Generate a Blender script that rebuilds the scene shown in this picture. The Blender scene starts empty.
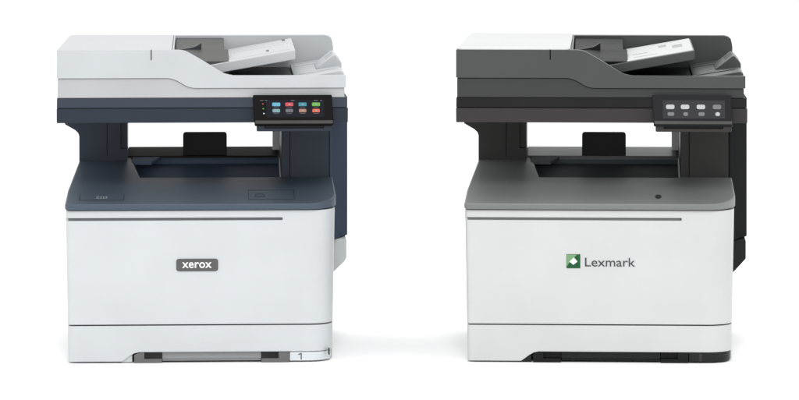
import bpy, bmesh, math, random
from mathutils import Vector, Matrix
S = 0.00153                      # metres per design unit
D, H = 4500.0, 583.0             # camera distance and height in design units
SLOPE, DK0 = 0.119, 161.0        # rise and front height of the sloping deck
col = bpy.context.scene.collection
R = math.radians

# ------------------------------------------------------------------ materials
def lin(c):
    c /= 255.0
    return c/12.92 if c <= .04045 else ((c+.055)/1.055)**2.4
def plastic(name, rgb, rough=.42, grain=.03, scale=1400, spec=.2, emit=0, metal=0, mottled=.05):
    m = bpy.data.materials.new(name); m.use_nodes = True
    nt = m.node_tree; b = nt.nodes['Principled BSDF']
    base = [lin(c) for c in rgb]
    b.inputs['Roughness'].default_value = rough
    b.inputs['Specular IOR Level'].default_value = spec
    b.inputs['Metallic'].default_value = metal
    tc = nt.nodes.new('ShaderNodeTexCoord')
    n2 = nt.nodes.new('ShaderNodeTexNoise'); n2.inputs['Scale'].default_value = 9; n2.inputs['Detail'].default_value = 6
    nt.links.new(tc.outputs['Object'], n2.inputs['Vector'])
    cr = nt.nodes.new('ShaderNodeValToRGB')
    cr.color_ramp.elements[0].position = .3; cr.color_ramp.elements[1].position = .7
    cr.color_ramp.elements[0].color = [v*(1-mottled) for v in base]+[1]
    cr.color_ramp.elements[1].color = [min(1, v*(1+mottled*.5)) for v in base]+[1]
    nt.links.new(n2.outputs['Fac'], cr.inputs['Fac'])
    nt.links.new(cr.outputs['Color'], b.inputs['Base Color'])
    mr = nt.nodes.new('ShaderNodeMapRange')
    mr.inputs['To Min'].default_value = max(.02, rough-.06); mr.inputs['To Max'].default_value = min(1, rough+.08)
    nt.links.new(n2.outputs['Fac'], mr.inputs['Value']); nt.links.new(mr.outputs['Result'], b.inputs['Roughness'])
    if grain:
        n = nt.nodes.new('ShaderNodeTexNoise'); n.inputs['Scale'].default_value = scale; n.inputs['Detail'].default_value = 3
        nt.links.new(tc.outputs['Object'], n.inputs['Vector'])
        bp = nt.nodes.new('ShaderNodeBump'); bp.inputs['Strength'].default_value = grain*5; bp.inputs['Distance'].default_value = .0003
        nt.links.new(n.outputs['Fac'], bp.inputs['Height']); nt.links.new(bp.outputs['Normal'], b.inputs['Normal'])
    if emit:
        b.inputs['Emission Color'].default_value = base+[1]; b.inputs['Emission Strength'].default_value = emit
    return m

# ------------------------------------------------------------------ mesh helpers (design units)
def loops_to_bm(a, b):
    bm = bmesh.new()
    va = [bm.verts.new(p) for p in a]; vb = [bm.verts.new(p) for p in b]
    n = len(a)
    bm.faces.new(va); bm.faces.new(list(reversed(vb)))
    for i in range(n):
        bm.faces.new((va[i], vb[i], vb[(i+1) % n], va[(i+1) % n]))
    bmesh.ops.recalc_face_normals(bm, faces=bm.faces)
    return bm
def pxz(p, y0, y1): return loops_to_bm([(x, y0, z) for x, z in p], [(x, y1, z) for x, z in p])
def pxy(p, z0, z1): return loops_to_bm([(x, y, z0) for x, y in p], [(x, y, z1) for x, y in p])
def pyz(p, x0, x1): return loops_to_bm([(x0, y, z) for y, z in p], [(x1, y, z) for y, z in p])
def box(x0, x1, y0, y1, z0, z1): return pxy([(x0, y0), (x1, y0), (x1, y1), (x0, y1)], z0, z1)
def add(*bms):
    out = bms[0]
    for b in bms[1:]:
        me = bpy.data.meshes.new('tmp'); b.to_mesh(me); out.from_mesh(me); bpy.data.meshes.remove(me); b.free()
    return out
def arc(cx, cy, rx, ry, a0, a1, n=8):
    return [(cx+rx*math.cos(R(a0+(a1-a0)*i/n)), cy+ry*math.sin(R(a0+(a1-a0)*i/n))) for i in range(n+1)]
def rrect(x0, x1, z0, z1, r, n=5):
    return arc(x1-r, z1-r, r, r, 0, 90, n)+arc(x0+r, z1-r, r, r, 90, 180, n)+arc(x0+r, z0+r, r, r, 180, 270, n)+arc(x1-r, z0+r, r, r, 270, 360, n)
def cyl(x, z, r, y0, y1, n=16): return pxz([(x+r*math.cos(2*math.pi*i/n), z+r*math.sin(2*math.pi*i/n)) for i in range(n)], y0, y1)
def smooth_curve(pts, n=5):
    out = []
    for i in range(len(pts)-1):
        p0 = pts[max(i-1, 0)]; p1 = pts[i]; p2 = pts[i+1]; p3 = pts[min(i+2, len(pts)-1)]
        for k in range(n):
            t = k/n
            out.append(tuple(.5*((2*p1[j])+(-p0[j]+p2[j])*t+(2*p0[j]-5*p1[j]+4*p2[j]-p3[j])*t*t+(-p0[j]+3*p1[j]-3*p2[j]+p3[j])*t**3) for j in (0, 1)))
    out.append(pts[-1]); return out
def taper_low(bm):                      # body sides lean in a touch towards the floor
    for v in bm.verts: v.co.x *= 1-.02*(1-min(v.co.z, 153)/153)
    return bm
def taper_back(bm, k=.04):              # draft of the lid towards the rear
    for v in bm.verts: v.co.x *= 1-k*max(0, v.co.y)/274
    return bm
def slope(bm):
    for v in bm.verts: v.co.z += SLOPE*v.co.y
    return bm

def build(name, bm, mats, parent=None, bevel=.6, seg=3, cuts=(), angle=35, label=None, mat_fn=None):
    for v in bm.verts: v.co *= S
    me = bpy.data.meshes.new(name); bm.to_mesh(me); bm.free()
    o = bpy.data.objects.new(name, me); col.objects.link(o)
    if cuts:
        tmp = []
        for c in cuts:
            for v in c.verts: v.co *= S
            mc = bpy.data.meshes.new('cut'); c.to_mesh(mc); c.free()
            oc = bpy.data.objects.new('cut', mc); col.objects.link(oc); tmp.append(oc)
            md = o.modifiers.new('b', 'BOOLEAN'); md.operation = 'DIFFERENCE'; md.solver = 'EXACT'; md.object = oc
        dg = bpy.context.evaluated_depsgraph_get(); dg.update()
        new = bpy.data.meshes.new_from_object(o.evaluated_get(dg)); new.name = name
        o.modifiers.clear(); o.data = new; me = new
        for t in tmp:
            m_ = t.data; bpy.data.objects.remove(t); bpy.data.meshes.remove(m_)
    if not isinstance(mats, (list, tuple)): mats = [mats]
    me.materials.clear()
    for m in mats: me.materials.append(m)
    for p in me.polygons:
        p.use_smooth = True
        p.material_index = 0
    if mat_fn:
        for p in me.polygons: p.material_index = mat_fn(p.center/S, p.normal)
    if bevel:
        b = o.modifiers.new('edge_rounding', 'BEVEL'); b.width = bevel*S; b.segments = seg; b.limit_method = 'ANGLE'
        b.angle_limit = R(angle); b.harden_normals = True; b.use_clamp_overlap = True; b.miter_outer = 'MITER_ARC'
    else:
        for p in me.polygons: p.use_smooth = False
    if parent: o.parent = parent
    if label: o['label'] = label
    return o

def text_bm(body, size, offset=0.0, extrude=.25, spacing=1.0, width=None):
    """letters in the XZ plane facing -Y, centred on the origin, design units"""
    c = bpy.data.curves.new('t', 'FONT'); c.body = body; c.size = size; c.offset = offset; c.extrude = extrude
    c.align_x = 'CENTER'; c.align_y = 'CENTER'; c.space_character = spacing; c.resolution_u = 4
    o = bpy.data.objects.new('t', c); col.objects.link(o)
    dg = bpy.context.evaluated_depsgraph_get(); dg.update()
    me = bpy.data.meshes.new_from_object(o.evaluated_get(dg))
    bpy.data.objects.remove(o); bpy.data.curves.remove(c)
    bm = bmesh.new(); bm.from_mesh(me); bpy.data.meshes.remove(me)
    xs = [v.co.x for v in bm.verts]; ys = [v.co.y for v in bm.verts]
    mx, my = (min(xs)+max(xs))/2, (min(ys)+max(ys))/2
    sx = width/(max(xs)-min(xs)) if width else 1
    for v in bm.verts:
        v.co = Vector(((v.co.x-mx)*sx, -v.co.z, v.co.y-my))
    bmesh.ops.recalc_face_normals(bm, faces=bm.faces)
    return bm
def move(bm, x=0, y=0, z=0):
    for v in bm.verts: v.co += Vector((x, y, z))
    return bm
def lay(bm, y, z):                       # turn a text from the front plane onto the sloping deck
    for v in bm.verts:
        v.co = Vector((v.co.x, y+v.co.z, z-v.co.y+SLOPE*(y+v.co.z)))
    return bm

# ------------------------------------------------------------------ the printer
def plan(x0, x1, rl, rx, ry, y1, narrow=0, y0=0):
    """plan outline: front left corner rl, larger front right corner rx by ry"""
    p = [(x0+narrow, y1)] + arc(x0+rl, y0+rl, rl, rl, 180, 270, 5) + arc(x1-rx, y0+ry, rx, ry, 270, 360, 12) + [(x1-narrow, y1)]
    return p

TOP = smooth_curve([(-24, 313), (-17, 312), (-8, 307.5), (4, 300.5), (14, 294.3), (23, 289.3), (32, 287.2)], 5)
BOT = smooth_curve([(-38, 285), (-31, 284.6), (-24, 282.2), (-16, 277.6), (-9, 275.3), (0, 275)], 5)

def printer(M, style, label, loc, rz):
    root = bpy.data.objects.new('multifunction_printer', None); col.objects.link(root)
    root.empty_display_size = .2
    root.location = loc; root.rotation_euler = (0, 0, rz)
    root['label'] = label; root['category'] = 'printer'
    X = style == 'blue'
    # ---- chassis behind the seams
    build('chassis', taper_low(pxy(plan(-132.5, 131, 4, 24, 26, 268, 3, 3), 11.6, 157)), M['seam'], root, bevel=1)
    build('body', taper_low(add(pxy([(-135.2, 44), (134, 44), (130, 271), (-131, 271)], 1.2, 153))), M['shell'], root, bevel=1.2)
    # ---- front door
    lip = box(-160, 81, -5, 3.2, 142.6, 145.2)
    d = build('front_door', taper_low(pxy(plan(-135.6, 134, 5, 26, 26, 43), 38.6, 152.6)), M['shell'], root, bevel=.9, cuts=[lip])
    build('groove_shade_strip', box(-133, 80.5, 2.2, 3.4, 142.4, 145.4), M['groove_shade'], d, bevel=0)  # grey strip on the groove floor, painted in place of its shade
    if X:
        b = build('badge', pxz(rrect(-25.2, 16.6, 91.8, 104.2, 2.6), -1.0, .8), M['badge'], d, bevel=.35)
        build('lettering', move(text_bm('xerox', 11.8, .14, .2, 1.02, 29.5), -4.6, -1.15, 98.0), M['letter'], b, bevel=0)
    else:
        e = build('emblem', pxz([(-34, 94.6), (-20.2, 94.6), (-20.2, 108.6), (-34, 108.6)], -.5, .6), M['green'], d, bevel=.2)
        build('emblem_pale_corner', pxz([(-33.7, 108.3), (-23.5, 108.3), (-27, 104.5), (-30.3, 101.5), (-33.7, 96.5)], -.75, -.4), M['green_pale'], e, bevel=0)  # paler green corner of the emblem print
        build('emblem_opening', pxz([(-31, 101.3), (-26.6, 105.4), (-23.0, 101.4), (-27.2, 98.2)], -1.0, -.6), M['letter'], e, bevel=0)
        build('lettering', move(text_bm('Lexmark', 12.6, .02, .2, 1.0, 50), 9.5, -.3, 100.8), M['ink'], d, bevel=0)
    # ---- paper tray
    cut = pxz([(-80.5, -3), (-80.5, 0.6), (-71, 7.5), (-67, 9.8), (-62, 10.9), (180, 10.9), (180, -3)], -5, 30)
    t = build('paper_tray', taper_low(pxy(plan(-135.6, 134, 5, 26, 26, 43), 1.5, 37.4)), M['shell'], root, bevel=.8, cuts=[cut])
    build('tray_pull', add(box(-39.2, 59.7, 5.5, 29, 3.2, 10.2), box(-39.2, 59.7, 3.5, 9.2, 1.9, 3.0)), M['pull'], t, bevel=.3)
    for x0, dx, w in ((-67.3, 10.3, 17.6), (60, 0, 17)):
        x1 = x0+27.8
        pts = [(x0, .1), (x1, .1), (x1, 10.4), (x0+5, 10.4), (x0, 8)] if dx else [(x0, .1), (x1, .1), (x1, 10.4), (x0, 10.4)]
        hd = build('tray_handle', pxz(pts, .4, 9), M['handle'], t, bevel=.4, cuts=[box(x0+dx, x0+dx+w+(.4 if dx else 0), -2, 6.5, 4.0, 12)])
        build('grip_pad', box(x0+dx+.2, x0+dx+w-.2, 6.0, 7.2, 4.1, 10.3), M['handle_dark'], hd, bevel=.1)
    build('tray_corner', taper_low(pxy(plan(90, 132.5, .5, 24, 24, 29, 0, 1.2), 1.5, 10.4)), M['corner'], t, bevel=1.1)
    build('tray_foot', box(-80.2, -69.2, 2.6, 28, .8, 10), M['corner'] if not X else M['shell'], t, bevel=.3)
    if X:
        n = build('tray_number', add(box(99.2, 100.3, .9, 1.4, 2.8, 9.2),
                  pxz([(96.6, 7.6), (97.2, 7.0), (99.4, 8.4), (99.4, 9.2), (98.8, 9.2)], .9, 1.4)), M['badge'], t, bevel=0)
        build('latch_slot', box(127.0, 128.4, 4.5, 9, 7, 13.5), M['seam'], t, bevel=.2)
    else:
        build('corner_ridge', box(98, 101.5, .4, 4, 1.6, 9.6), M['band'], t, bevel=.4)
    # ---- sloping deck with the opening of the output bin
    outline = [(-127.8, 272), (-127.8, 205), (-131.6, 130), (-135.2, 60)] + arc(-131.2, 1, 5, 5, 180, 270, 5) + arc(107, 40, 28.5, 44, 270, 360, 14) + [(134.6, 120), (133, 272)]
    hole = [(-62.6, 120), (80, 120), (80.5, 221), (-73.4, 221)]
    bm = pxy(outline, 153.4, 161)
    for v in bm.verts:
        if v.co.z > 160:
            if v.co.y < 50: v.co.y -= 5*(1-v.co.y/50)          # the lip leans out over the door
            v.co.z = DK0+SLOPE*v.co.y
    build('deck', bm, M['deck'], root, bevel=2.0, seg=4, cuts=[pxy(hole, 130, 260)])
    build('output_bin', pyz([(118, 154), (118, 173), (122, 166), (138, 166), (205, 178), (219.5, 180.5), (220.6, 185), (223, 185), (223, 154)], -76, 82), M['bin'], root, bevel=.8, label=None)
    build('exit_cover', slope(box(-77, 79.5, 221.6, 271, DK0-3, DK0+1.3)), M['exit'], root, bevel=.5)
    fl = build('exit_flap', slope(pxy([(-73, 196), (-52, 196), (-43, 221.4), (-73, 221.4)], DK0-3, DK0+.6)), M['bin'], root, bevel=.7)
    build('guide_rib', slope(pxy([(-71.5, 122), (-63.2, 122), (-70, 196), (-76, 196)], DK0-8, DK0-.3)), M['exit'], root, bevel=.8)
    build('paper_stop', pxz([(-19.4, 186)]+arc(-16.4, 210.3, 3, 3, 180, 90, 4)+arc(23.6, 210.3, 3, 3, 90, 0, 4)+[(26.6, 186)], 226, 231), M['black'], root, bevel=.5)
    # deck markings
    def frame(x0, x1, y0, y1, w=.5, open_top=False):
        z0, z1 = DK0-.1, DK0+.18
        parts = [box(x0, x0+w, y0, y1, z0, z1), box(x1-w, x1, y0, y1, z0, z1), box(x0+w, x1-w, y0, y0+2.2*w, z0, z1)]
        if not open_top: parts.append(box(x0+w, x1-w, y1-2.0*w, y1, z0, z1))
        return slope(add(*parts))
    dk = root
    if X:
        p = build('deck_panel_seam', frame(-122.5, -77.5, 9, 36, .8, True), M['band'], dk, bevel=0)
        build('model_lettering', lay(text_bm('C325', 12.5, .0, .1, 1.15, 11.0), 23, DK0+.12), M['scanner'], dk, bevel=0).location.x = -100*S
        p = build('deck_panel_seam', frame(47, 93.5, 11, 56, .6), M['band'], dk, bevel=0)
        o1 = pxy(arc(58.5, 33, 5, 6, 200, -20, 10)+arc(58.5, 33, 3.8, 4, -20, 200, 10), DK0-.1, DK0+.2)
        build('lift_mark', slope(add(o1, box(53, 64, 24, 26.5, DK0-.1, DK0+.2))), M['band'], dk, bevel=0)
    else:
        cb = slope(pxy([(58+3.2*math.cos(a*math.pi/9), 26+9*math.sin(a*math.pi/9)) for a in range(18)], DK0-.2, DK0+.5))
        build('power_button', cb, M['black'], dk, bevel=.2)
    # ---- supports
    lp = [(-127.6, 178), (-127.6, 211), (-128.6, 214.2), (-132, 217.5), (-142.5, 223.5), (-143.5, 241), (-77.4, 241), (-77.4, 178)]
    build('support_post', pxz(lp, 205, 271), M['post'], root, bevel=1.0, cuts=[box(-98.8, -98.2, 203, 206, 190, 238), box(-84.6, -70, 203, 209, 198, 250)])
    build('support_post', add(box(82, 91.4, 121.5, 271, 172, 241)), M['post'], root, bevel=1.2)
    build('support_post', add(box(90.9, 131.2, 120, 271, 172, 241)), M['post'], root, bevel=1.0)
    build('post_reflection', box(75, 82.6, 252, 270, 192, 241), M['strip'], root, bevel=.8)  # pale strip standing in for white reflected off the post's inner face
    cp = [(131.6, 120), (134, 121), (151.2, 170), (151.5, 174), (150, 268), (131.6, 268)]
    build('side_column', add(pxy(cp, 110, 238.6)), M['column'], root, bevel=1.0)
    build('side_column_cap', add(pxy(cp, 239.4, 254)), M['column'], root, bevel=.8)
    low = [(133, 109.4), (149.5, 109.4), (149.5, 90)]+([(147.5, 86)] if X else [])+[(133, 72)]
    build('column_foot', pxz(low, 140, 262), M['column_foot'], root, bevel=1.0)
    # ---- scanner unit
    scan = [(-143.6, 265.2), (143.2, 265.2), (143.2, 274.8)]+[(x, z-.2) for x, z in reversed(BOT)]+[(-143.6, 284.8)]
    build('scanner_body', taper_back(pxz(scan, 2.2, 272)), M['scanner'], root, bevel=.9)
    build('scanner_base', taper_back(pyz([(3, 265), (0, 255.4), (272, 255.4), (272, 265)], -144.4, 145.4), .03), M['band_up'], root, bevel=.4)
    build('scanner_base_skirt', taper_back(pyz([(1, 254.8), (3.5, 240), (272, 240), (272, 254.8)], -144.6, 146.6), .0), M['band'], root, bevel=.7)
    # ---- document feeder
    base = taper_back(box(-144.5, 144.6, 0, 274, 274.5, 313))
    c_top = pxz(TOP+[(200, 287.2), (200, 400), (-24, 400)], -5, 258)
    c_bas = box(-27.5, 200, 9, 258, 277, 400)
    c_bot = pxz([(-200, 260), (-200, 285)]+BOT+[(200, 275), (200, 260)], -8, 300)
    c_end = pxz([(130, 400), (130, 313.1), (134.5, 312), (137.5, 309.5), (138.6, 305)]+[(139.5, 298), (140.5, 287), (200, 287), (200, 400)], 240, 300)
    build('document_feeder', base, M['lid'], root, bevel=2.2, seg=4, cuts=[c_bot, c_top, c_bas, c_end], angle=32)
    build('hinge_seam', box(-29.6, -28.9, 10, 255, 300, 313.25), M['seam'], root, bevel=0)
    if not X:
        build('feeder_cover', taper_back(pxy(rrect(-143.6, -30.4, .9, 273, 5), 312.8, 314.6)), M['cover'], root, bevel=.6)
    build('feeder_latch_mark', box(-50.8, -49.6, -.35, 6, 303.2, 313.3), M['badge'] if X else M['band_up'], root, bevel=.1)
    build('feed_throat', add(pyz([(44, 280), (44, 299.1), (150, 304.8), (150, 280)], -26.8, 27.6),
                             pyz([(150.2, 280), (150.2, 303.8), (257.5, 310.6), (257.5, 280)], -26.8, 23.4)), M['throat'], root, bevel=.8)
    build('paper_guide', pxz(smooth_curve([(-25.5, 304.6), (-14, 306.0), (-6, 308.0), (0, 311.8)], 4)+[(0, 303.2), (-25.5, 303.2)], 148, 158), M['throat_dark'], root, bevel=.2)
    ti = build('input_tray', pxz([(6, 295.1), (94.6, 310.6), (94.9, 301.2), (93.5, 300.6), (6, 285.4)], 40, 250), M['lid'], root, bevel=.9)
    k = (310.6-295.1)/88.6
    def on_tray(x0, x1, y0, y1, t0, t1):
        return pxz([(x0, 295.1+k*(x0-6)+t0), (x1, 295.1+k*(x1-6)+t0), (x1, 295.1+k*(x1-6)+t1), (x0, 295.1+k*(x0-6)+t1)], y0, y1)
    for a in ((66, 69, 92, 118, -.2, .15), (84.5, 87.5, 222, 249, -.2, .5)):
        build('tray_slot', on_tray(*a), M['badge'], ti, bevel=0)
    for y in (66, 170, 200):
        build('tray_ridge', on_tray(30, 90, y, y+2, -.2, .25), M['lid'], ti, bevel=.1)
    if not X:
        build('tray_pad', on_tray(27, 93, 44, 246, -.2, .7), M['cover'], ti, bevel=.2)
        for a in ((74, 84, 128, 172, .6, .8), (34, 58, 76, 84, .6, .75), (33, 48, 120, 132, .6, .75), (60, 68, 170, 204, .6, .75)):
            build('pad_marking', on_tray(*a), M['mark'], ti, bevel=0)
    build('shaded_basin_floor', box(-26, 93, 9.6, 257.4, 276.5, 279.5), M['throat_dark'], root, bevel=.3)  # dark floor, its colour includes the shadow under the input tray
    ot = build('output_tray', pxz([(93.4, 277.2), (93.4, 282.4), (140, 290), (143.5, 288), (144, 277.2)], 30, 252), M['lid'], root, bevel=.8)
    for y in (70, 200, 235):
        build('tray_ridge', pxz([(97, 282.5), (97, 283.9), (136, 290.4), (136, 289)], y, y+5), M['lid'], ot, bevel=.3)
    build('stop_flap', pxz([(117, 286.6), (134.5, 300.4), (137, 300.6), (143.6, 293), (143.6, 286)], 112, 196), M['lid'], ot, bevel=.9)
    build('flap_notch', pxz([(128, 294.9), (135, 300.4), (135, 300.9), (127.6, 295.1)], 130, 180), M['scanner'], ot, bevel=.0)
    # ---- control panel, tilted back about its lower edge
    A = R(20)
    def tilt(bm):
        for v in bm.verts:
            y, z = v.co.y, v.co.z
            v.co = Vector((v.co.x, -15+y*math.cos(A)+z*math.sin(A), 239.5+z*math.cos(A)-y*math.sin(A)))
        return bm
    pan = build('control_panel', tilt(pxz([(53, -.5), (131.8, -.5), (130.2, 30.8), (51.3, 30.8)], 0, 5)), M['panel'], root, bevel=1.0)
    build('panel_chin', tilt(pxz([(53.6, .6), (131.2, .6), (131.0, 4.2), (53.4, 4.2)], -.35, .6)), M['panel_chin'], pan, bevel=.25)
    build('panel_arm', add(box(60, 125, -3, 3, 243, 258)), M['band'], pan, bevel=.5)
    br = build('panel_bezel', box(55, 130.5, -11, 8, 232.2, 238.2), M['band'], root, bevel=.9, cuts=[box(63, 122, -14, -8, 235.4, 242)])
    build('bezel_slot', box(63.4, 121.6, -8.6, -7.6, 235.5, 238.0), M['seam'], br, bevel=0)
    # screen: glass with its display picture
    sx0, sx1, sz0, sz1 = (64.5, 122.5, 7.2, 25.2) if X else (62, 124, 6.5, 25.5)
    sc = build('touch_screen', tilt(box(sx0, sx1, -.3, .8, sz0, sz1)), M['screen'], pan, bevel=.1)
    def icon(x, z, w, h, r=.8): return pxz(rrect(x-w/2, x+w/2, z-h/2, z+h/2, r, 3), -.5, -.25)
    if X:
        cols = [('icon_cyan', 'icon_red', 'icon_teal', 'icon_green'), ('icon_pale', 'icon_grey', 'icon_tan', 'icon_orange')]
        for r_, z in enumerate((20.6, 14.1)):
            for c_, x in enumerate((74.6, 87.6, 100.9, 114.3)):
                w, h = (8.0, 3.7) if r_ == 0 else (7.4, 3.5)
                ic = build('icon', tilt(icon(x, z, w, h)), M[cols[r_][c_]], pan, bevel=0)
                gl = pxz([(x-1.3, z-.2), (x+1.0, z-.5), (x+1.5, z+.4), (x-.5, z+.8)], -.62, -.48)
                build('icon_caption', tilt(box(x-2.6, x+2.6, -.55, -.3, z-h/2-1.5, z-h/2-1.15)), M['icon_grey'], pan, bevel=0)
                build('icon_glyph', tilt(gl), M['icon_mid'] if c_ != 1 or r_ == 0 else M['icon_grey'], pan, bevel=0)
        bar = [(60, 3.2), (64.5, 2.6), (91, 3.6), (114, 4), (119.4, 2.2)]
        for x, w in bar: build('status_mark', tilt(box(x-w/2, x+w/2, -.5, -.25, 24.3, 24.95)), M['icon_grey'], pan, bevel=0)
        for x, z, m in ((61.2, 21.2, 'icon_red'), (61.6, 16.2, 'icon_green'), (62.2, 11.2, 'icon_white')):
            build('indicator', tilt(icon(x, z, 1.5, 1.1, .4)), M[m], pan, bevel=0)
    else:
        for c_, x in enumerate((69.5, 84.2, 100, 116)):
            a = build('icon', tilt(icon(x, 18.6, 8.4, 4.6, 1.6)), M['icon_white'] if c_ < 3 else M['icon_grey'], pan, bevel=0)
            b = build('icon', tilt(icon(x+.6, 11.2, (6.6, 4.6, 6, 4.4)[c_], 3.8, 1.4)), M['icon_white'] if c_ == 3 else M['icon_mid'], pan, bevel=0)
    return root

def mats(spec):
    return {k: plastic(spec['_n']+k, *([v] if not isinstance(v, dict) else [v.pop('c')]), **(v if isinstance(v, dict) else {})) for k, v in spec.items() if k != '_n'}
icons = dict(icon_cyan=dict(c=(70, 140, 165), emit=0.14), icon_red=dict(c=(165, 55, 60), emit=0.12), icon_teal=dict(c=(35, 110, 125), emit=0.15),
             icon_green=dict(c=(75, 140, 48), emit=0.12), icon_pale=dict(c=(95, 130, 135), emit=0.12), icon_grey=dict(c=(82, 82, 88), emit=0.06),
             icon_tan=dict(c=(135, 95, 75), emit=0.12), icon_orange=dict(c=(180, 80, 50), emit=0.12), icon_white=dict(c=(176, 180, 184), emit=0.12),
             icon_mid=dict(c=(130, 132, 135), emit=0.07))
soft = dict(icon_white=dict(c=(158, 160, 162), emit=.1), icon_mid=dict(c=(100, 101, 103), emit=.05), icon_grey=dict(c=(100, 100, 104), emit=.05))
def I(): return {k: dict(v) for k, v in icons.items()}
WH = (187, 191, 194)
MB = mats(dict(_n='blue_printer_', shell=dict(c=WH, spec=.35, rough=.34), lid=dict(c=(174, 178, 181), spec=.22, rough=.35), scanner=(164, 166, 168), seam=dict(c=(24, 26, 30), grain=0), groove_shade=(96, 99, 102),
    deck=dict(c=(75, 86, 98), spec=.14), post=(46, 54, 66), column=dict(c=(72, 81, 97), spec=0, rough=.7), bin=dict(c=(90, 104, 124), spec=.03, rough=.6), exit=dict(c=(44, 42, 40), rough=.6, spec=.02), black=(8, 8, 9),
    band=dict(c=(39, 46, 55), spec=.15), band_up=dict(c=(46, 54, 65), spec=.12), strip=dict(c=(236, 238, 240), rough=.3), column_foot=(186, 190, 190), corner=(198, 203, 206), pull=(142, 144, 146),
    handle=(98, 98, 98), handle_dark=(44, 44, 45), badge=(84, 84, 84), letter=(235, 235, 235), throat=dict(c=(74, 74, 73), spec=.04), throat_dark=(52, 54, 57), panel=dict(c=(16, 14, 14), rough=.5, spec=.05),
    panel_chin=dict(c=(24, 21, 20), rough=.35), screen=dict(c=(26, 28, 34), rough=.45, grain=0, spec=.03), cover=WH, **I()))
ML = mats(dict(_n='grey_printer_', shell=dict(c=(188, 190, 190), spec=.35, rough=.34), lid=dict(c=(58, 60, 60), spec=.35, rough=.34), scanner=(52, 54, 54), seam=dict(c=(8, 9, 9), grain=0), groove_shade=(104, 106, 106),
    deck=dict(c=(120, 124, 123), spec=.12), post=(46, 46, 45), column=dict(c=(36, 38, 38), spec=0, rough=.7), bin=dict(c=(88, 96, 96), spec=.03, rough=.6), exit=dict(c=(104, 107, 107), rough=.4), black=(6, 7, 7),
    band=(47, 45, 45), band_up=dict(c=(14, 13, 14), spec=.1), strip=dict(c=(228, 230, 230), rough=.3), column_foot=(24, 25, 25), corner=(28, 29, 29), pull=(26, 28, 28),
    handle=(10, 11, 11), handle_dark=(4, 4, 5), badge=(80, 80, 80), mark=(150, 151, 151), letter=(225, 235, 225), throat=dict(c=(18, 19, 19), spec=.05), throat_dark=(14, 15, 15), panel=dict(c=(34, 34, 36), rough=.5, spec=.05),
    panel_chin=dict(c=(8, 9, 9), rough=.3), screen=dict(c=(52, 52, 55), rough=.45, grain=0, spec=.03), cover=dict(c=(196, 198, 198), spec=.1), green=(22, 78, 44), green_pale=(108, 148, 104), ink=(66, 66, 68), **{**I(), **soft}))

PXC = 399.5
for cx, M, st, lb in ((201.5, MB, 'blue', 'white multifunction printer with slate blue deck and posts, colour touch screen and white document feeder'),
                      (600.5, ML, 'grey', 'white multifunction printer with charcoal scanner and deck and a green square emblem')):
    xo = (cx-PXC)*S
    yaw = math.atan((cx-PXC)/D)
    printer(M, st, lb, (xo, 0, 0), -yaw)

# ------------------------------------------------------------------ setting
bm = bmesh.new()
vs = [bm.verts.new(p) for p in ((-25000, -9000, 0), (25000, -9000, 0), (25000, 30000, 0), (-25000, 30000, 0))]
bm.faces.new(vs)
fm = plastic('white_studio_floor', (252, 252, 252), rough=.9, grain=0, spec=.1, mottled=.0)
f = build('floor', bm, fm, None, bevel=0); f['kind'] = 'structure'

# ------------------------------------------------------------------ light
sc = bpy.context.scene
w = bpy.data.worlds.new('World'); sc.world = w; w.use_nodes = True
w.node_tree.nodes['Background'].inputs['Color'].default_value = (1, 1, 1, 1)
w.node_tree.nodes['Background'].inputs['Strength'].default_value = 1.16
def area(name, loc, target, size, power, color=(1, 1, 1)):
    l = bpy.data.lights.new(name, 'AREA'); l.shape = 'SQUARE'; l.size = size; l.energy = power; l.color = color
    o = bpy.data.objects.new(name, l); col.objects.link(o); o.location = loc
    o.rotation_euler = (Vector(target)-Vector(loc)).to_track_quat('-Z', 'Y').to_euler()
    return o
area('key_softbox', (0.12, -3.4, 2.9), (0, 0.1, .3), .9, 61, (1, .995, .985))
area('front_fill', (0, -4.6, 1.5), (0, 0.1, .3), .9, 10, (1, 1, 1))  # low fill added to brighten the bin recess and posts
area('overhead_fill', (0, .8, 4.2), (0, .6, 0), 3.0, 44)  # fill added overhead to lift the floor to white

# ------------------------------------------------------------------ camera
cd = bpy.data.cameras.new('camera'); cam = bpy.data.objects.new('camera', cd); col.objects.link(cam)
cam.location = (0, -D*S, H*S); cam.rotation_euler = (R(90), 0, 0)
cd.sensor_width = 36; cd.lens = D/799*36
cd.shift_y = -420/799.0
cd.clip_end = 200; cd.clip_start = .1
sc.camera = cam
sc.render.resolution_x = 1024; sc.render.resolution_y = 513
sc.view_settings.view_transform = 'Standard'; sc.view_settings.look = 'None'
sc.view_settings.exposure = 0; sc.view_settings.gamma = 1
